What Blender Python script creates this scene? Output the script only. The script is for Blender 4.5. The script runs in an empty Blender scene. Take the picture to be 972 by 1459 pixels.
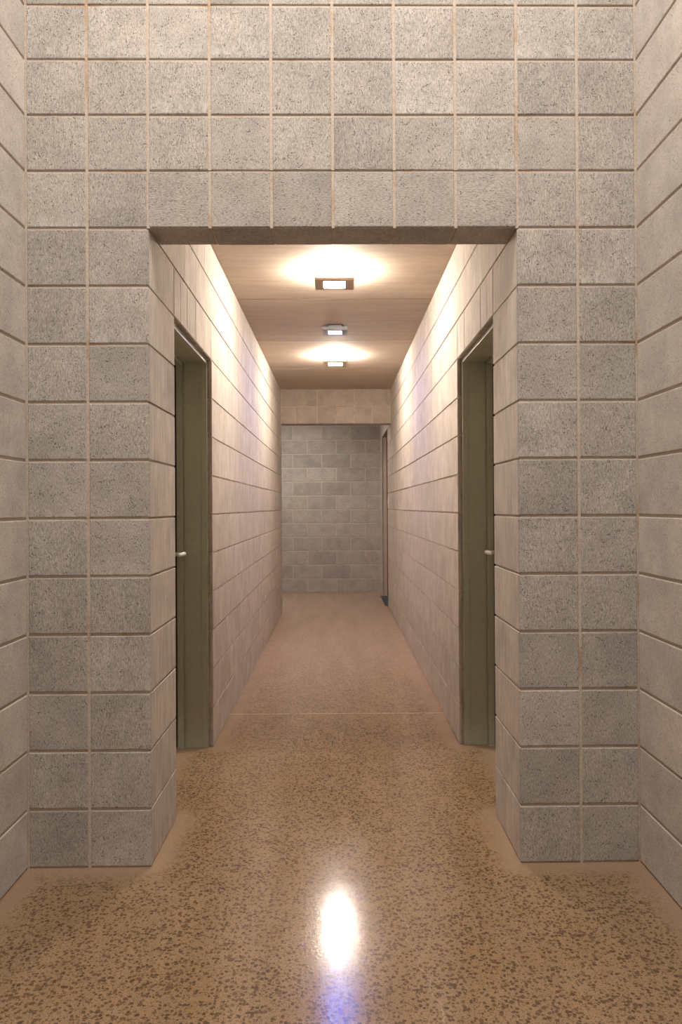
import bpy, bmesh, math, random
from mathutils import Vector, Matrix
random.seed(7)
S = bpy.context.scene
C = S.collection

# ------------------------------------------------------------------ sizes (metres)
H = 0.2            # course height
W = 0.2105         # half block length on the front wall
XL, XR = -0.645, 0.63            # corridor faces
OL, OR = XL - 2*W, XR + 2*W - .006      # room side walls
D = 2.52           # front wall plane
PIER = 2.92        # end of pier / start of door opening
DOOR2 = 3.79       # far edge of the door opening
CEIL = 2.6
LINT = 2.2
LEND, REND = 8.56, 9.03          # ends of corridor walls
HEAD = 8.45        # header plane
BACK = 10.55       # end wall
ROOMTOP = 5.3
ZC = [i*H for i in range(12)] + [2.397, 2.590, 2.782, 2.970]     # bed joints of the near walls
while len(ZC) < 21: ZC.append(ZC[-1] + .19)
NC = len(ZC)-1
REAR = -2.6

# ------------------------------------------------------------------ node helpers
def new_mat(name):
    m = bpy.data.materials.new(name); m.use_nodes = True
    nt = m.node_tree; nt.nodes.clear()
    out = nt.nodes.new('ShaderNodeOutputMaterial')
    b = nt.nodes.new('ShaderNodeBsdfPrincipled')
    nt.links.new(b.outputs[0], out.inputs[0])
    return m, nt, b

class G:
    def __init__(s, nt): s.nt = nt
    def n(s, t, **kw):
        n = s.nt.nodes.new(t)
        for k, v in kw.items(): setattr(n, k, v)
        return n
    def l(s, a, b):
        s.nt.links.new(a, b)
    def put(s, sock, v):
        if hasattr(v, 'is_output'): s.l(v, sock)
        else: sock.default_value = v
    def math(s, op, a, b=0.0, c=0.0, clamp=False):
        n = s.n('ShaderNodeMath', operation=op); n.use_clamp = clamp
        s.put(n.inputs[0], a); s.put(n.inputs[1], b); s.put(n.inputs[2], c)
        return n.outputs[0]
    def obj(s): return s.n('ShaderNodeTexCoord').outputs['Object']
    def mapping(s, v, scale=(1,1,1), loc=(0,0,0)):
        n = s.n('ShaderNodeMapping'); s.l(v, n.inputs[0])
        n.inputs['Scale'].default_value = scale; n.inputs['Location'].default_value = loc
        return n.outputs[0]
    def noise(s, v, scale=1.0, detail=2.0, rough=0.5):
        n = s.n('ShaderNodeTexNoise'); s.l(v, n.inputs['Vector'])
        n.inputs['Scale'].default_value = scale; n.inputs['Detail'].default_value = detail
        n.inputs['Roughness'].default_value = rough
        return n.outputs['Fac']
    def voro(s, v, scale=1.0, out='Distance', rand=1.0, feature='F1'):
        n = s.n('ShaderNodeTexVoronoi', feature=feature); s.l(v, n.inputs['Vector'])
        n.inputs['Scale'].default_value = scale; n.inputs['Randomness'].default_value = rand
        return n.outputs[out]
    def range(s, v, a, b, c=0.0, d=1.0, smooth=False):
        n = s.n('ShaderNodeMapRange'); n.interpolation_type = 'SMOOTHSTEP' if smooth else 'LINEAR'
        s.put(n.inputs[0], v)
        for i, q in enumerate((a, b, c, d)): n.inputs[i+1].default_value = q
        return n.outputs[0]
    def mix(s, f, a, b, mode='MIX'):
        n = s.n('ShaderNodeMix', data_type='RGBA', blend_type=mode)
        s.put(n.inputs[0], f)
        for sock, v in ((n.inputs[6], a), (n.inputs[7], b)):
            if hasattr(v, 'is_output'): s.l(v, sock)
            else: sock.default_value = (*v, 1) if len(v) == 3 else v
        return n.outputs[2]
    def scale(s, col, f):
        n = s.n('ShaderNodeVectorMath', operation='SCALE'); s.l(col, n.inputs[0]); s.put(n.inputs[3], f)
        return n.outputs[0]
    def bump(s, h, strength, dist, normal=None):
        n = s.n('ShaderNodeBump'); s.l(h, n.inputs['Height'])
        n.inputs['Strength'].default_value = strength; n.inputs['Distance'].default_value = dist
        if normal is not None: s.l(normal, n.inputs['Normal'])
        return n.outputs[0]

# ------------------------------------------------------------------ materials
def block_mat(name, base, tint, grain=(420, 420, 95), contrast=0.24, pit=1.0, relief=0.7, vary=0.09, amp_tint=0.6, efflo=False):
    m, nt, b = new_mat(name); g = G(nt)
    o = g.obj()
    geo = g.n('ShaderNodeNewGeometry')
    isl = geo.outputs['Random Per Island']
    # every block gets its own patch of the texture
    off = g.n('ShaderNodeCombineXYZ'); g.l(g.math('MULTIPLY', isl, 37.0), off.inputs[0]); g.l(g.math('MULTIPLY', isl, 91.0), off.inputs[2])
    va = g.n('ShaderNodeVectorMath', operation='ADD'); g.l(o, va.inputs[0]); g.l(off.outputs[0], va.inputs[1])
    v = va.outputs[0]
    streak = g.noise(g.mapping(v, grain), 1.0, 2.5, 0.62)
    grit = g.noise(v, 420, 2, 0.6)
    blot = g.noise(v, 7.0, 3, 0.6)
    smear = g.noise(g.mapping(v, (22, 22, 5)), 1.0, 3, 0.6)
    pits = g.math('MULTIPLY', g.range(g.voro(g.mapping(v, (1, 1, .75)), 165), 0.16, 0.38, 1, 0, True), g.range(g.noise(v, 40, 3), 0.44, 0.64))
    f = g.range(streak, 0.3, 0.7, 1 - contrast, 1 + contrast)
    f = g.math('MULTIPLY', f, g.range(grit, 0.3, 0.7, 0.86, 1.14))
    f = g.math('MULTIPLY', f, g.range(blot, 0.3, 0.7, 0.86, 1.12))
    f = g.math('MULTIPLY', f, g.range(isl, 0, 1, 1 - vary, 1 + vary))
    f = g.math('MULTIPLY', f, g.range(pits, 0, 1, 1, 1 - 0.62*pit))
    col = g.mix(g.math('MULTIPLY', g.range(smear, 0.35, 0.68, 0, 1, True), amp_tint), base, tint)
    col = g.scale(col, f)
    if efflo:      # chalky bloom left along the bottom of a few blocks
        sz = g.n('ShaderNodeSeparateXYZ'); g.l(o, sz.inputs[0])
        fz = g.math('FRACT', g.math('MULTIPLY', sz.outputs[2], 5.0))
        e = g.math('MULTIPLY', g.range(fz, 0.03, 0.30, 1, 0), g.range(g.noise(g.mapping(v, (46, 46, 18)), 1.0, 3, 0.65), 0.47, 0.62))
        e = g.math('MULTIPLY', e, g.range(isl, 0.74, 0.75))
        col = g.mix(g.math('MULTIPLY', e, 0.6), col, (0.66, 0.63, 0.59))
    g.l(col, b.inputs['Base Color'])
    b.inputs['Roughness'].default_value = 0.85
    b.inputs['Specular IOR Level'].default_value = 0.25
    h = g.math('ADD', g.math('MULTIPLY', streak, 0.8), g.math('MULTIPLY', grit, 0.5))
    h = g.math('SUBTRACT', h, g.math('MULTIPLY', pits, 1.6*pit))
    g.l(g.bump(h, 0.75*relief, 0.0022), b.inputs['Normal'])
    return m

def mortar_mat(name, base, stain, amt=0.7):
    m, nt, b = new_mat(name); g = G(nt); o = g.obj()
    n1 = g.noise(o, 5.5, 3, 0.65); n2 = g.noise(o, 160, 3, 0.6)
    col = g.mix(g.math('MULTIPLY', g.range(n1, 0.52, 0.68, 0, 1, True), amt), base, stain)
    g.l(g.scale(col, g.range(n2, 0.3, 0.7, 0.82, 1.15)), b.inputs['Base Color'])
    b.inputs['Roughness'].default_value = 0.9; b.inputs['Specular IOR Level'].default_value = 0.2
    g.l(g.bump(n2, 0.6, 0.0015), b.inputs['Normal'])
    return m

M = {}
M['front'] = block_mat('grey_block_vertical_grain', (0.44, 0.408, 0.372), (0.47, 0.418, 0.370), contrast=0.36, efflo=True, pit=1.1)
M['lintel'] = block_mat('grey_block_horizontal_grain', (0.425, 0.394, 0.36), (0.455, 0.404, 0.358), grain=(95, 420, 420), contrast=0.36, pit=1.0)
M['side'] = block_mat('smooth_pinkish_block', (0.58, 0.535, 0.49), (0.60, 0.53, 0.475), contrast=0.18, pit=0.8, relief=0.5, vary=0.06)
M['corridor'] = block_mat('corridor_pinkish_block', (0.53, 0.475, 0.42), (0.54, 0.462, 0.395), grain=(110, 110, 6), contrast=0.2, pit=0.4, relief=0.35, vary=0.05)
M['end'] = block_mat('grey_running_bond_block', (0.42, 0.38, 0.342), (0.44, 0.375, 0.325), grain=(160, 160, 40), contrast=0.2, pit=0.5, relief=0.5, vary=0.1)
M['header'] = block_mat('tan_header_block', (0.46, 0.39, 0.325), (0.48, 0.39, 0.315), contrast=0.14, pit=0.5, relief=0.4, vary=0.08)
M['mortar'] = mortar_mat('mortar', (0.56, 0.475, 0.395), (0.44, 0.28, 0.16))
M['mortar_c'] = mortar_mat('mortar_corridor', (0.53, 0.445, 0.375), (0.46, 0.31, 0.20), 0.35)

def simple_mat(name, col, rough=0.5, metal=0.0, bumpy=0.0):
    m, nt, b = new_mat(name); g = G(nt); o = g.obj()
    n = g.noise(o, 60, 3, 0.55)
    c = g.mix(1.0, (1, 1, 1), (*col,))
    g.l(g.scale(c, g.range(n, 0.3, 0.7, 0.94, 1.06)), b.inputs['Base Color'])
    b.inputs['Roughness'].default_value = rough; b.inputs['Metallic'].default_value = metal
    if bumpy: g.l(g.bump(g.noise(o, 300, 2), bumpy, 0.001), b.inputs['Normal'])
    return m
M['frame'] = simple_mat('olive_enamel', (0.43, 0.43, 0.335), 0.42, 0, 0.03)
M['leaf'] = simple_mat('olive_door_paint', (0.36, 0.35, 0.275), 0.45, 0, 0.05)
M['steel'] = simple_mat('satin_steel', (0.82, 0.80, 0.75), 0.5, 0.55)
M['gapblack'] = simple_mat('gap_black', (0.02, 0.018, 0.015), 0.8)  # near-black for door gap shade, keyhole and ceiling joint grooves
M['tanmetal'] = simple_mat('tan_painted_metal', (0.47, 0.36, 0.26), 0.45, 0.0)
M['greymetal'] = simple_mat('grey_painted_metal', (0.27, 0.26, 0.28), 0.4, 0.0)
M['red'] = simple_mat('dark_red_paint', (0.22, 0.05, 0.032), 0.5)
M['darkwood'] = simple_mat('dark_door', (0.07, 0.035, 0.025), 0.5)
M['plastic'] = simple_mat('white_plastic', (0.72, 0.68, 0.62), 0.4)
M['plaster'] = simple_mat('pale_plaster', (0.75, 0.71, 0.66), 0.9)
M['darktile'] = simple_mat('dark_mat', (0.05, 0.055, 0.065), 0.7, 0, 0.4)

def emit_mat(name, col, strength):
    m = bpy.data.materials.new(name); m.use_nodes = True; nt = m.node_tree; nt.nodes.clear()
    out = nt.nodes.new('ShaderNodeOutputMaterial'); e = nt.nodes.new('ShaderNodeEmission')
    e.inputs[0].default_value = (*col, 1); e.inputs[1].default_value = strength
    nt.links.new(e.outputs[0], out.inputs[0]); return m
WARM = (1.0, 0.885, 0.76)
M['lens_warm'] = emit_mat('warm_lamp_glass', WARM, 440)
M['band_warm'] = emit_mat('warm_side_glass', WARM, 235)
M['lens_blue'] = emit_mat('cool_led_glass', (0.12, 0.22, 1.0), 225)
M['band_blue'] = emit_mat('cool_side_glass', (0.55, 0.60, 1.0), 14)

# ceiling: formwork concrete with grain running across
def ceiling_mat():
    m, nt, b = new_mat('form_ply_concrete'); g = G(nt); o = g.obj()
    isl = g.n('ShaderNodeNewGeometry').outputs['Random Per Island']
    grain = g.noise(g.mapping(o, (1.8, 17, 1)), 1.0, 4, 0.6)
    fine = g.noise(g.mapping(o, (14, 240, 1)), 1.0, 3, 0.6)
    blot = g.noise(o, 2.6, 3, 0.6)
    f = g.math('MULTIPLY', g.range(grain, 0.3, 0.7, 0.90, 1.09), g.range(fine, 0.3, 0.7, 0.93, 1.07))
    f = g.math('MULTIPLY', f, g.range(isl, 0, 1, 0.94, 1.06))
    col = g.mix(g.range(blot, 0.35, 0.65, 0, 1, True), (0.50, 0.42, 0.34), (0.52, 0.42, 0.33))
    g.l(g.scale(col, f), b.inputs['Base Color'])
    b.inputs['Roughness'].default_value = 0.75; b.inputs['Specular IOR Level'].default_value = 0.3
    g.l(g.bump(grain, 0.2, 0.002), b.inputs['Normal'])
    return m
M['ceiling'] = ceiling_mat()

# floor: polished concrete, exposed pebbles, pale unground border along the walls
def floor_mat():
    m, nt, b = new_mat('polished_aggregate_concrete'); g = G(nt); o = g.obj()
    sep = g.n('ShaderNodeSeparateXYZ'); g.l(o, sep.inputs[0]); x, y = sep.outputs[0], sep.outputs[1]
    def sdf(x0, x1, y0, y1):
        qx = g.math('MAXIMUM', g.math('SUBTRACT', g.math('ABSOLUTE', g.math('SUBTRACT', x, (x0+x1)/2)), (x1-x0)/2), 0.0)
        qy = g.math('MAXIMUM', g.math('SUBTRACT', g.math('ABSOLUTE', g.math('SUBTRACT', y, (y0+y1)/2)), (y1-y0)/2), 0.0)
        return g.math('SQRT', g.math('ADD', g.math('MULTIPLY', qx, qx), g.math('MULTIPLY', qy, qy)))
    boxes = [(OL-1, XL, D, PIER), (XR, OR+1, D, PIER), (OL-1, XL, DOOR2, LEND), (XR, OR+1, DOOR2, REND),
             (OL-2, OL, REAR, D), (OR, OR+2, REAR, D), (OL-1, XL-0.16, D, LEND), (XR+0.16, OR+1, D, REND)]
    d = None
    for bx in boxes:
        q = sdf(*bx); d = q if d is None else g.math('MINIMUM', d, q)
    wob = g.noise(o, 9, 2, 0.5)
    dd = g.math('ADD', d, g.math('MULTIPLY', g.math('SUBTRACT', wob, 0.5), 0.10))
    field = g.range(dd, -0.01, 0.13, 0, 1, True)                # 0 at the walls
    # pebbles faded deeper in the corridor, standing in for the low viewing angle
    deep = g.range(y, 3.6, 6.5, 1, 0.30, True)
    # warp for irregular pebbles
    nz = g.n('ShaderNodeTexNoise'); g.l(o, nz.inputs['Vector']); nz.inputs['Scale'].default_value = 45; nz.inputs['Detail'].default_value = 2
    wv = g.n('ShaderNodeVectorMath', operation='MULTIPLY_ADD'); g.l(nz.outputs['Color'], wv.inputs[0]); wv.inputs[1].default_value = (.012, .012, .0); g.l(o, wv.inputs[2])
    pv = g.mapping(wv.outputs[0], (1, 1, 0))
    big = g.n('ShaderNodeTexVoronoi'); g.l(pv, big.inputs['Vector']); big.inputs['Scale'].default_value = 92
    sm = g.n('ShaderNodeTexVoronoi'); g.l(pv, sm.inputs['Vector']); sm.inputs['Scale'].default_value = 230
    bsep = g.n('ShaderNodeSeparateColor'); g.l(big.outputs['Color'], bsep.inputs[0])
    ssep = g.n('ShaderNodeSeparateColor'); g.l(sm.outputs['Color'], ssep.inputs[0])
    thr = g.noise(o, 7, 3, 0.6)
    rad = g.math('MULTIPLY', g.range(bsep.outputs[0], 0.0, 1.0, 0.22, 0.64), g.range(thr, 0.3, 0.65, 0.85, 1.1))
    pe1 = g.range(g.math('SUBTRACT', rad, big.outputs['Distance']), 0.0, 0.09, 0, 1, True)
    pe2 = g.range(g.math('SUBTRACT', g.range(ssep.outputs[0], 0.1, 1.0, 0.12, 0.58), sm.outputs['Distance']), 0.0, 0.12, 0, 0.8, True)
    peb = g.math('MULTIPLY', g.math('MULTIPLY', g.math('MAXIMUM', pe1, pe2), field), deep)
    fine = g.noise(o, 330, 3, 0.6); cloud = g.noise(o, 2.4, 4, 0.6)
    streak = g.noise(g.mapping(o, (9, 1.0, 1)), 1.0, 3, 0.55)
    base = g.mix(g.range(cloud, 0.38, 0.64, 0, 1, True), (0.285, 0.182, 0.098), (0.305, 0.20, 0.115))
    base = g.mix(g.range(y, 3.2, 6.5, 0, 1, True), base, (0.47, 0.325, 0.23))  # lighter pink put into the colour with depth, imitating the low-angle look
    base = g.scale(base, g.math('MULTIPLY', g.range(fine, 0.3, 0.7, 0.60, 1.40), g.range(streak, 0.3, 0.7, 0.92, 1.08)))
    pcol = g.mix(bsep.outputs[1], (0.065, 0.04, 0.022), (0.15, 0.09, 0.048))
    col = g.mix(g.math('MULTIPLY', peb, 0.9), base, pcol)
    edge = g.scale(g.mix(0.0, (0.37, 0.255, 0.18), (0, 0, 0)), g.range(wob, 0.3, 0.7, 0.85, 1.12))
    col = g.mix(g.math('MULTIPLY', g.math('SUBTRACT', 1.0, field), 0.55), col, edge)
    # transverse cut joint and a hairline crack
    jy = g.math('ABSOLUTE', g.math('SUBTRACT', g.math('ADD', y, g.math('MULTIPLY', x, 0.01)), 4.37))
    jm = g.math('MULTIPLY', g.range(jy, 0.004, 0.009, 0.55, 0), g.range(g.noise(o, 12, 2), 0.35, 0.55, 0.2, 1))
    col = g.mix(jm, col, (0.62, 0.47, 0.36))
    cw = g.math('ADD', g.math('MULTIPLY', g.math('SUBTRACT', g.noise(o, 9, 4, 0.6), 0.5), 0.09), g.math('MULTIPLY_ADD', g.math('SUBTRACT', 2.27, y), 0.149, 0.174))
    cm = g.math('MULTIPLY', g.range(g.math('ABSOLUTE', g.math('SUBTRACT', x, cw)), 0.0005, 0.0015, 0.28, 0), g.range(y, 2.3, 2.4, 1, 0))
    col = g.mix(cm, col, (0.62, 0.50, 0.38))
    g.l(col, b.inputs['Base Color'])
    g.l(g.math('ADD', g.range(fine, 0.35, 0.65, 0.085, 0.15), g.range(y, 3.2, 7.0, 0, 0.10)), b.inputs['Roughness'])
    b.inputs['Specular IOR Level'].default_value = 0.5
    h = g.math('ADD', g.noise(o, 110, 3, 0.6), g.math('MULTIPLY', peb, 0.25))
    g.l(g.bump(h, 0.135, 0.002), b.inputs['Normal'])
    return m
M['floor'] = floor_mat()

# ------------------------------------------------------------------ mesh helpers
def tag(o, label, cat, kind=None, group=None):
    o['label'] = label; o['category'] = cat
    if kind: o['kind'] = kind
    if group: o['group'] = group
    return o

def link(name, bm, mats, parent=None, smooth=False):
    bmesh.ops.recalc_face_normals(bm, faces=bm.faces)
    me = bpy.data.meshes.new(name); bm.to_mesh(me); bm.free()
    for m in (mats if isinstance(mats, (list, tuple)) else [mats]): me.materials.append(m)
    if smooth:
        for p in me.polygons: p.use_smooth = True
    o = bpy.data.objects.new(name, me); C.objects.link(o)
    if parent: o.parent = parent
    return o

def empty(name, loc=(0, 0, 0)):
    o = bpy.data.objects.new(name, None); C.objects.link(o); o.location = loc; o.empty_display_size = 0.1
    return o

def box(bm, x0, x1, y0, y1, z0, z1, mi=0, bev=0.0):
    x0, x1 = min(x0, x1), max(x0, x1); y0, y1 = min(y0, y1), max(y0, y1)
    r = bmesh.ops.create_cube(bm, size=1.0)
    vs = r['verts']
    for v in vs:
        v.co = Vector((x0 + (v.co.x+.5)*(x1-x0), y0 + (v.co.y+.5)*(y1-y0), z0 + (v.co.z+.5)*(z1-z0)))
    fs = {f for v in vs for f in v.link_faces}
    for f in fs: f.material_index = mi
    if bev:
        es = list({e for f in fs for e in f.edges})
        rr = bmesh.ops.bevel(bm, geom=es, offset=bev, segments=2, profile=0.6, affect='EDGES')
        for f in rr['faces']: f.material_index = mi

def block(bm, O, U, V, N, u0, u1, v0, v1, depth=0.012, bev=0.0028, mi=0, jit=0.0007):
    """one masonry unit: an arrised slab whose outer face lies on the wall plane"""
    n0 = random.uniform(-jit, jit)*1.0 - jit
    def P(u, v, n): return bm.verts.new(O + U*u + V*v + N*(n + n0))
    rings = []
    for ins, n in ((0, -depth), (0, -bev), (bev*0.35, -bev*0.3), (bev*1.2, 0)):
        rings.append([P(u0+ins, v0+ins, n), P(u1-ins, v0+ins, n), P(u1-ins, v1-ins, n), P(u0+ins, v1-ins, n)])
    for a, b_ in zip(rings, rings[1:]):
        for i in range(4):
            f = bm.faces.new((a[i], a[(i+1) % 4], b_[(i+1) % 4], b_[i])); f.material_index = mi
    f = bm.faces.new(rings[-1]); f.material_index = mi

def strip(bm, O, U, V, N, u0, u1, v0, v1, n, mi):
    """a joint filling: thin box from behind the block faces up to depth n below the wall plane"""
    pts = [[O + U*u + V*v + N*k for (u, v) in ((u0, v0), (u1, v0), (u1, v1), (u0, v1))] for k in (-0.012, n)]
    a = [bm.verts.new(p) for p in pts[0]]; b_ = [bm.verts.new(p) for p in pts[1]]
    for i in range(4):
        f = bm.faces.new((a[i], a[(i+1) % 4], b_[(i+1) % 4], b_[i])); f.material_index = mi
    f = bm.faces.new(b_); f.material_index = mi
    f = bm.faces.new(a[::-1]); f.material_index = mi

def course(bm, O, U, V, N, v0, v1, cuts, jv=0.009, jh=0.009, mi=0, mm=1, vn=-0.0018, ends=(False, False), split=None, **kw):
    """one course between cuts[0] and cuts[-1]; vertical joints at the inner cuts"""
    for i in range(len(cuts)-1):
        a = cuts[i] + (jv/2 if i or ends[0] else 0)
        b_ = cuts[i+1] - (jv/2 if i < len(cuts)-2 or ends[1] else 0)
        block(bm, O, U, V, N, a, b_, v0 + jh/2, v1 - jh/2, mi=mi, **kw)
    for i, c in enumerate(cuts):
        if 0 < i < len(cuts)-1 or (i == 0 and ends[0]) or (i == len(cuts)-1 and ends[1]):
            strip(bm, O, U, V, N, c - jv/2 - .0005, c + jv/2 + .0005, v0, v1, vn, mm)

X, Y, Z = Vector((1, 0, 0)), Vector((0, 1, 0)), Vector((0, 0, 1))
REC = 0.005       # how far the bed joints are raked back

def rng(a, b, step, off=0.0):
    """joint positions a..b, running from a with an optional first short unit"""
    r = [a]; q = a + (off if off > 0 else step)
    while q < b - 0.03:
        r.append(q); q += step
    r.append(b); return r

# ------------------------------------------------------------------ floor
bm = bmesh.new()
box(bm, -4.0, 4.0, REAR - .2, BACK + .3, -0.12, 0.0)
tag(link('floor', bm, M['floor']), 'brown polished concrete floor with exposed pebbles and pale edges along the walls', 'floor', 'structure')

# ------------------------------------------------------------------ front wall with the corridor opening
bm = bmesh.new()
O = Vector((0, D, 0))
NF = -Y
def core(x0, x1, y0, y1, z0, z1): box(bm, x0, x1, y0, y1, z0, z1, 1)
core(OL-.2, XL-REC, D+REC, D+.19, 0, LINT+REC)
core(XR+REC, OR+.2, D+REC, D+.19, 0, LINT+REC)
core(OL-.2, OR+.2, D+REC, D+.165, LINT+H, 3.9)
core(OL-.2, OR+.2, D+REC, D+.16, LINT+REC, LINT+H)
core(OL-.2, OR+.2, D, D+.19, 3.9, ROOMTOP)
WM = (XR-XL)/6
for k in range(NC):
    z0, z1 = ZC[k], ZC[k+1]
    if z0 < LINT - .01:
        course(bm, O, X, Z, NF, z0, z1, [OL, OL+W, XL], ends=(True, False))
        course(bm, O, X, Z, NF, z0, z1, [XR, XR+W, OR], ends=(False, True))
    elif k == 11:
        course(bm, O, X, Z, NF, z0, z1, [OL, OL+W, XL], ends=(True, True))
        course(bm, O, X, Z, NF, z0, z1, [XR, XR+W, OR], ends=(True, True))
    else:
        course(bm, O, X, Z, NF, z0, z1, [OL, OL+W] + [XL + WM*i for i in range(7)] + [XR+W, OR], ends=(True, True))
wf = tag(link('wall_front', bm, [M['front'], M['mortar']]), 'square grey concrete block wall facing the camera around the corridor opening', 'wall', 'structure')
# lintel course spanning the opening
bm = bmesh.new()
box(bm, XL+.001, XR-.001, D+.16, D+.1645, LINT+.004, CEIL, 1)
course(bm, O, X, Z, NF, LINT, LINT+H, [XL + WM*i for i in range(7)])
OB = Vector((0, D, LINT))
for i in range(6):
    block(bm, OB, X, Y, -Z, XL + WM*i + .0035, XL + WM*(i+1) - .0035, .006, .165, mi=0)
link('lintel', bm, [M['lintel'], M['mortar']], wf)

# ------------------------------------------------------------------ room side walls, rear wall and room ceiling
for nm, xf, s in (('wall_left', OL, -1), ('wall_right', OR, 1)):
    bm = bmesh.new()
    box(bm, xf + s*REC, xf + s*.2, REAR, D+REC, 0, 3.9, 1)
    box(bm, xf, xf + s*.2, REAR, D, 3.9, ROOMTOP, 1)
    OS = Vector((xf, D, 0))
    for k in range(NC):
        L = 2*W
        course(bm, OS, -Y, Z, -X*s, ZC[k], ZC[k+1], rng(0.0, D-REAR, L, 0 if k % 2 else L/2 + L), ends=(False, False), jv=0.005, vn=-.0006)
    tag(link(nm, bm, [M['side'], M['mortar_c']]), 'smooth block side wall of the near room, running off the %s edge' % nm[5:], 'wall', 'structure')
bm = bmesh.new(); box(bm, OL-.2, OR+.2, REAR-.2, REAR, 0, ROOMTOP)
tag(link('wall_rear', bm, M['plaster']), 'plain wall closing the near room behind the viewer', 'wall', 'structure')
bm = bmesh.new(); box(bm, OL-.2, OR+.2, REAR-.2, D+.19, ROOMTOP, ROOMTOP+.15)
tag(link('ceiling_room', bm, M['plaster']), 'high plain ceiling of the near room', 'ceiling', 'structure')

# ------------------------------------------------------------------ corridor walls (reveal, door opening, long run)
def corridor_wall(nm, xf, s, yend, label):
    bm = bmesh.new()
    T = .19
    box(bm, xf+s*REC, xf+s*T, D+.19, PIER-REC, 0, 2.0+REC, 1)
    box(bm, xf+s*REC, xf+s*T, D+.19, DOOR2, 2.0+REC, CEIL+.1, 1)
    box(bm, xf+s*REC, xf+s*T, D+.165, D+.19, LINT+REC, CEIL+.1, 1)
    box(bm, xf+s*REC, xf+s*T, DOOR2+REC, yend-REC, 0, 2.0+REC, 1)
    box(bm, xf+s*REC, xf+s*T, DOOR2, yend-REC, 2.0+REC, CEIL+.1, 1)
    if s > 0:   # wall carries on above the end doorway
        box(bm, xf+s*REC, xf+s*T, yend-REC, BACK, LINT+REC, CEIL+.1, 1)
        box(bm, xf+s*REC, xf+s*T, 10.12, BACK, 0, LINT+REC, 1)
    Oo = Vector((xf, 0, 0)); N = -X*s
    kw = dict(jv=0.0018, vn=-0.0004, jh=.0075, jit=.0002, bev=.0018)
    for k in range(13):
        z0, z1 = k*H, (k+1)*H
        if k < 10:
            course(bm, Oo, Y, Z, N, z0, z1, [D+.006, PIER], **kw)
            off = .2 if k % 2 else .42
            course(bm, Oo, Y, Z, N, z0, z1, rng(DOOR2, yend, .41, off), **kw)
        elif k == 10:
            c = [D+.006, 2.92, 3.045, 3.175, 3.37, 3.58, 3.78, 3.98]
            c = c + rng(c[-1], yend, .41)[1:]
            course(bm, Oo, Y, Z, N, z0, z1, c, jv=.005, vn=-.003, jh=.0075)
        else:
            c0 = D + .166
            c = [c0, 3.13, 3.37, 3.58, 3.78, 4.19] if k == 11 else [c0, 2.98, 3.40, 3.6, 3.81, 4.23]
            c = c + rng(c[-1], yend, .41)[1:]
            course(bm, Oo, Y, Z, N, z0, z1, c, **kw)
        if s > 0:
            if k >= 11: course(bm, Oo, Y, Z, N, z0, z1, rng(yend, BACK, .41, .2 if k % 2 else 0), **kw)
            else: course(bm, Oo, Y, Z, N, z0, z1, [10.12, BACK], ends=(False, True), jv=.008, vn=-.001)
    # returns of the openings: far jamb (facing the camera), near jamb, soffit
    for k in range(10):
        u0, u1 = (.002, T)
        block(bm, Vector((xf, DOOR2, 0)), X*s, Z, -Y, .004, T, k*H+.004, (k+1)*H-.004, mi=2)
        block(bm, Vector((xf, PIER, 0)), X*s, Z, Y, .004, T, k*H+.004, (k+1)*H-.004, mi=2)
    if s > 0:
        for k in range(11):
            block(bm, Vector((xf, 10.12, 0)), X*s, Z, -Y, .004, T, k*H+.004, (k+1)*H-.004, mi=2)
    for k in range(11):
        block(bm, Vector((xf, yend, 0)), X*s, Z, Y, .004, T, k*H+.004, (k+1)*H-.004, mi=2)
    q = PIER
    for e in (PIER+.15, 3.24, 3.41, 3.58, DOOR2):
        block(bm, Vector((xf, 0, 2.0)), Y, X*s, -Z, q+.003, e-.003, .004, T, mi=2); q = e
    if s > 0:
        q = yend
        for e in (9.36, 9.75, 10.12):
            block(bm, Vector((xf, 0, LINT)), Y, X*s, -Z, q+.003, e-.003, .004, T, mi=2); q = e
    return tag(link(nm, bm, [M['corridor'], M['mortar_c'], M['end']]), label, 'wall', 'structure')
corridor_wall('wall_corridor_left', XL, -1, LEND, 'long pinkish block wall on the left of the corridor')
corridor_wall('wall_corridor_right', XR, 1, REND, 'long pinkish block wall on the right of the corridor')

# ------------------------------------------------------------------ corridor ceiling panels
bm = bmesh.new()
box(bm, -3.0, 3.0, D+.165, BACK+.2, CEIL+.006, CEIL+.2, 1)
OC = Vector((0, 0, CEIL))
js = [D+.165, 3.59, 4.79, 5.985, 7.2, HEAD+.1, 9.6, BACK]
for a, b_ in zip(js, js[1:]):
    x0, x1 = (XL-.003, XR+.003) if a < LEND-.3 else (-3.0, 3.0)
    block(bm, OC, X, Y, -Z, x0, x1, a+.006, b_-.006, depth=.01, bev=.0006, mi=0)
tag(link('ceiling', bm, [M['ceiling'], M['gapblack']]), 'tan grained concrete ceiling of the corridor with panel joints', 'ceiling', 'structure')

# ------------------------------------------------------------------ header over the far end of the corridor
bm = bmesh.new()
box(bm, XL+.001, XR-.001, HEAD+.006, HEAD+.19, LINT+.006, CEIL, 1)
OH = Vector((0, HEAD, 0))
course(bm, OH, X, Z, -Y, LINT, LINT+H, [XL, XL+.17, XL+.425, XL+.64, XL+.85, XL+1.06, XR], ends=(True, True), jv=.012, jh=.011, vn=-.001)
course(bm, OH, X, Z, -Y, LINT+H, CEIL, [XL, XL+.425, XL+.85, XR], ends=(True, True), jv=.014, jh=.011, vn=-.001)
for i in range(3):
    block(bm, Vector((0, HEAD, LINT)), X, Y, -Z, XL+.425*i+.003, XL+.425*(i+1)-.003, .004, .19, mi=2)
tag(link('wall_header', bm, [M['header'], M['mortar'], M['end']]), 'two course block header over the far end of the corridor', 'wall', 'structure')

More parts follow.
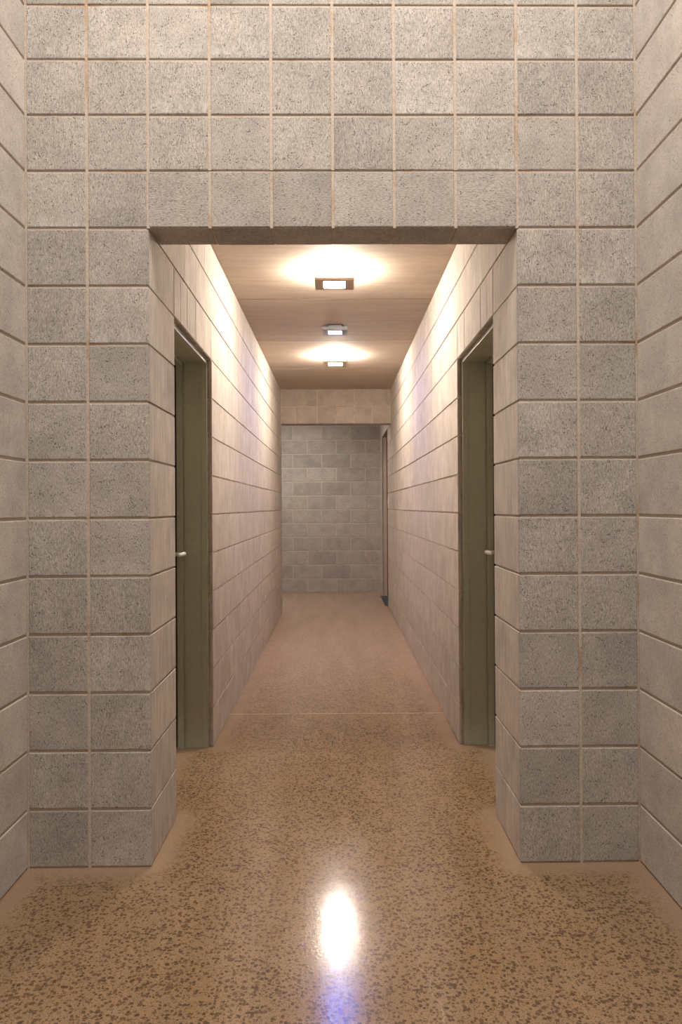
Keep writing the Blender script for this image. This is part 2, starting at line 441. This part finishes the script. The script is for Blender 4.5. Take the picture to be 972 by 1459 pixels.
# ------------------------------------------------------------------ end wall
bm = bmesh.new()
box(bm, -3.0, XR+.3, BACK+.004, BACK+.2, 0, CEIL+.1, 1)
OE = Vector((0, BACK, 0))
for k in range(13):
    xs = [XR]; st = .417
    q = XR - (.02 if (k % 2 == 0) else .21)
    # running bond counted back from the right-hand corner
    pts = [XR, XR-.012 - (0.0 if k % 2 else .205)]
    while pts[-1] > -3.0: pts.append(pts[-1] - st)
    pts[-1] = -3.0
    pts = sorted(set(pts))
    if k % 2: pts = [p for p in pts if abs(p - (XR-.012)) > .001]
    course(bm, OE, X, Z, -Y, k*H, (k+1)*H, pts, ends=(True, True), jv=.013, jh=.012, vn=-.001)
tag(link('wall_end', bm, [M['end'], M['mortar']]), 'grey running bond block wall closing the far end', 'wall', 'structure')
bm = bmesh.new(); box(bm, -3.1, -3.0, LEND-1, BACK, 0, CEIL+.1)
tag(link('wall_end_left', bm, M['end']), 'side wall of the far passage, out of sight to the left', 'wall', 'structure')
bm = bmesh.new(); box(bm, -3.0, XL-.19, LEND-.2, LEND-.005, 0, CEIL+.1)
tag(link('wall_end_return', bm, M['end']), 'back of the left corridor wall in the far passage', 'wall', 'structure')

# ------------------------------------------------------------------ doors in the near part of the corridor
def lever(parent, xs, s, yc, z, mk):
    """long plate, neck and lever; yc on the leaf, arm runs toward the camera"""
    bm = bmesh.new(); box(bm, xs, xs - s*.008, yc-.019, yc+.019, z-.105, z+.095, 0, .0025)
    box(bm, xs-s*.008, xs-s*.0095, yc-.006, yc+.006, z-.075, z-.045, 1)
    pl = link('handle_plate', bm, [M['steel'], M['gapblack']], parent)
    bm = bmesh.new()
    path = [Vector((xs-s*.006, yc, z)), Vector((xs-s*.040, yc, z)), Vector((xs-s*.056, yc-.002, z+.001)), Vector((xs-s*.064, yc-.012, z+.003)),
            Vector((xs-s*.066, yc-.03, z+.004)), Vector((xs-s*.066, yc-.125, z+.004)), Vector((xs-s*.060, yc-.135, z+.004))]
    rad = [.011, .0095, .010, .0105, .0105, .0095, .006]
    prev = None; nseg = 14
    for i, p in enumerate(path):
        t = (path[min(i+1, len(path)-1)] - path[max(i-1, 0)]).normalized()
        a = t.cross(Z).normalized(); b2 = a.cross(t)
        ring = [bm.verts.new(p + (a*math.cos(2*math.pi*j/nseg) + b2*math.sin(2*math.pi*j/nseg))*rad[i]) for j in range(nseg)]
        if prev:
            for j in range(nseg): bm.faces.new((prev[j], prev[(j+1) % nseg], ring[(j+1) % nseg], ring[j]))
        else: bm.faces.new(ring[::-1])
        prev = ring
    bm.faces.new(prev)
    link('door_handle', bm, M['steel'], parent, True)

def door(name, xf, s, label):
    r = empty(name, (0, 0, 0)); tag(r, label, 'door', 'structure')
    top = 2.0
    a, b_ = xf + s*.024, xf + s*.165        # frame from front lip to stop
    bm = bmesh.new()
    def jamb(y0, dy, z1):
        # y0 masonry edge, dy direction into the opening
        box(bm, a, a+s*.030, y0, y0+dy*.020, .0, z1, 0, .0015)          # front lip
        box(bm, a+s*.030, a+s*.118, y0, y0+dy*.0145, .0, z1, 0, .001)   # flat of the jamb
        box(bm, a+s*.118, a+s*.124, y0, y0+dy*.010, .0, z1, 0)          # groove
        box(bm, a+s*.124, a+s*.155, y0, y0+dy*.030, .0, z1, 0, .0015)   # stop
        box(bm, a+s*.155, a+s*.164, y0, y0+dy*.012, .0, z1, 0)
        box(bm, a+s*.164, a+s*.166+s*.03, y0, y0+dy*.006, .0, z1, 0)
    jamb(DOOR2, -1, top); jamb(PIER, 1, top)
    y0, y1 = PIER+.001, DOOR2-.001
    box(bm, a, a+s*.030, y0, y1, top-.020, top, 0, .0015)
    box(bm, a+s*.030, a+s*.118, y0, y1, top-.0145, top, 0, .001)
    box(bm, a+s*.118, a+s*.124, y0, y1, top-.010, top, 0)
    box(bm, a+s*.124, a+s*.155, y0, y1, top-.030, top, 0, .0015)
    box(bm, a+s*.155, a+s*.196, y0, y1, top-.010, top, 0)
    link('door_frame', bm, M['frame'], r)
    bm = bmesh.new()
    lf = a + s*.166
    box(bm, lf, lf+s*.040, PIER+.012, DOOR2-.0125, .006, top-.014, 0, .0015)
    leaf = link('door_leaf', bm, M['leaf'], r)
    bm = bmesh.new()
    box(bm, lf-s*.008, lf-s*.001, DOOR2-.0285, DOOR2-.0125, .006, top-.03, 0)
    link('gap_shade', bm, M['gapblack'], r)  # dark strip standing in for the shade between leaf and stop
    lever(leaf, lf, s, DOOR2-.085, 1.0, None)
    return r
door('door_1', XL, -1, 'olive green door recessed in the left corridor wall')
door('door_2', XR, 1, 'olive green door recessed in the right corridor wall')

# far doorway on the right
r = empty('door_3'); tag(r, 'dark red doorway at the far right end of the corridor', 'door', 'structure')
bm = bmesh.new()
box(bm, XR+.062, XR+.10, 10.06, 10.12, .004, LINT-.005, 0, .002)
box(bm, XR+.062, XR+.10, REND+.002, REND+.05, .004, LINT-.005, 0, .002)
box(bm, XR+.062, XR+.10, REND+.05, 10.06, LINT-.055, LINT-.005, 0, .002)
link('door_frame', bm, M['red'], r)
bm = bmesh.new(); box(bm, XR+.10, XR+.14, REND+.03, 10.09, .006, LINT-.02, 0, .002)
link('door_leaf', bm, M['darkwood'], r)
bm = bmesh.new(); box(bm, XR-.035, XR+.10, REND+.05, 10.06, 0.0, .006, 0, .002)
tag(link('door_mat', bm, M['darktile']), 'dark mat on the floor at the red doorway', 'mat')

# light switch near the end of the right corridor wall
r = empty('light_switch', (XR, 8.86, 1.29)); tag(r, 'white light switch on the right corridor wall near the far end', 'light switch')
bm = bmesh.new(); box(bm, -.009, .0005, -.04, .04, -.06, .06, 0, .002); link('switch_plate', bm, M['plastic'], r)
bm = bmesh.new(); box(bm, -.014, -.006, -.012, .012, -.02, .02, 0, .002); link('rocker', bm, M['plastic'], r)

# ------------------------------------------------------------------ ceiling lights
def ceiling_light(name, y, w, dy, zb, th, lens, body_m, lens_m, band_m, label, cat, group=None):
    r = empty(name, (-.006, y, CEIL)); tag(r, label, cat, None, group)
    h = w/2; dh = dy/2; zb = zb - CEIL
    bm = bmesh.new(); box(bm, -h*.55, h*.55, -dh*.55, dh*.55, zb+th, .0005, 0, .002)
    link('mounting_base', bm, body_m, r)
    # square tray with an aperture in the underside
    bm = bmesh.new(); l = lens/2
    for (x0, x1, y0, y1) in ((-h, -l, -dh, dh), (l, h, -dh, dh), (-l, l, -dh, -l), (-l, l, l, dh)):
        box(bm, x0, x1, y0, y1, zb, zb+th, 0)
    box(bm, -l, l, -l, l, zb+th*.6, zb+th, 0)
    bmesh.ops.remove_doubles(bm, verts=bm.verts, dist=1e-5)
    link('housing', bm, body_m, r)
    bm = bmesh.new(); box(bm, -l+.001, l-.001, -l+.001, l-.001, zb+.002, zb+th*.58, 0, .001)
    link('lamp_glass', bm, lens_m, r)
    if band_m:
        bm = bmesh.new(); q = .86; t = .006
        zt = -.006; z0 = zb+th+.001
        box(bm, -h*q, h*q, -dh*q, -dh*q+t, z0, zt); box(bm, -h*q, h*q, dh*q-t, dh*q, z0, zt)
        box(bm, -h*q, -h*q+t, -dh*q+t, dh*q-t, z0, zt); box(bm, h*q-t, h*q, -dh*q+t, dh*q-t, z0, zt)
        link('side_glass', bm, band_m, r)
    return r
ceiling_light('ceiling_light', 4.22, .225, .20, 2.52, .014, .125, M['tanmetal'], M['lens_warm'], M['band_warm'],
              'glowing square warm ceiling light nearest the opening', 'ceiling light', 'warm ceiling lights')
ceiling_light('ceiling_light', 5.52, .188, .18, 2.553, .026, .10, M['greymetal'], M['lens_blue'], None,
              'small square grey ceiling light with a bluish white lens, between the two warm lights', 'ceiling light')
ceiling_light('ceiling_light', 6.57, .215, .20, 2.52, .014, .125, M['tanmetal'], M['lens_warm'], M['band_warm'],
              'glowing square warm ceiling light farthest down the corridor', 'ceiling light', 'warm ceiling lights')

# ------------------------------------------------------------------ room lamp and added passage fill
def area(name, loc, size, power, col, target):
    l = bpy.data.lights.new(name, 'AREA'); l.shape = 'DISK'; l.size = size; l.energy = power; l.color = col
    o = bpy.data.objects.new(name, l); C.objects.link(o); o.location = loc
    o.rotation_euler = (Vector(target) - Vector(loc)).to_track_quat('-Z', 'Y').to_euler()
area('passage_fill', (-0.75, 9.35, 2.585), 0.4, 26, (1.0, 0.94, 0.87), (-0.6, 9.5, 0))  # unseen fill light added to brighten the end wall
area('room_lamp', (0, 0.95, 5.0), 0.30, 130, (1.0, 0.955, 0.905), (0, 1.3, 0))

w = bpy.data.worlds.new('World'); S.world = w; w.use_nodes = True
w.node_tree.nodes['Background'].inputs[0].default_value = (1, .95, .9, 1)
w.node_tree.nodes['Background'].inputs[1].default_value = 0.02

# ------------------------------------------------------------------ camera
cam = bpy.data.cameras.new('Camera'); co = bpy.data.objects.new('Camera', cam); C.objects.link(co)
cam.sensor_fit = 'VERTICAL'; cam.sensor_height = 36.0; cam.lens = 1040/1459*36
cam.clip_start = 0.05; cam.clip_end = 60
yaw, pitch, roll = 0.011, 0.003, math.radians(0.32)
cam.shift_y = -10.5/1459
cam.shift_x = -5.5/1459
fwd = Vector((math.sin(yaw)*math.cos(pitch), math.cos(yaw)*math.cos(pitch), math.sin(pitch)))
q = fwd.to_track_quat('-Z', 'Y')
co.rotation_mode = 'QUATERNION'
co.rotation_quaternion = q @ Matrix.Rotation(-roll, 3, 'Z').to_quaternion()
co.location = (0, 0, 1.236)
S.camera = co

S.view_settings.view_transform = 'Standard'; S.view_settings.look = 'None'
S.view_settings.gamma = 1.0; S.view_settings.use_curve_mapping = False
S.view_settings.exposure = 0.0
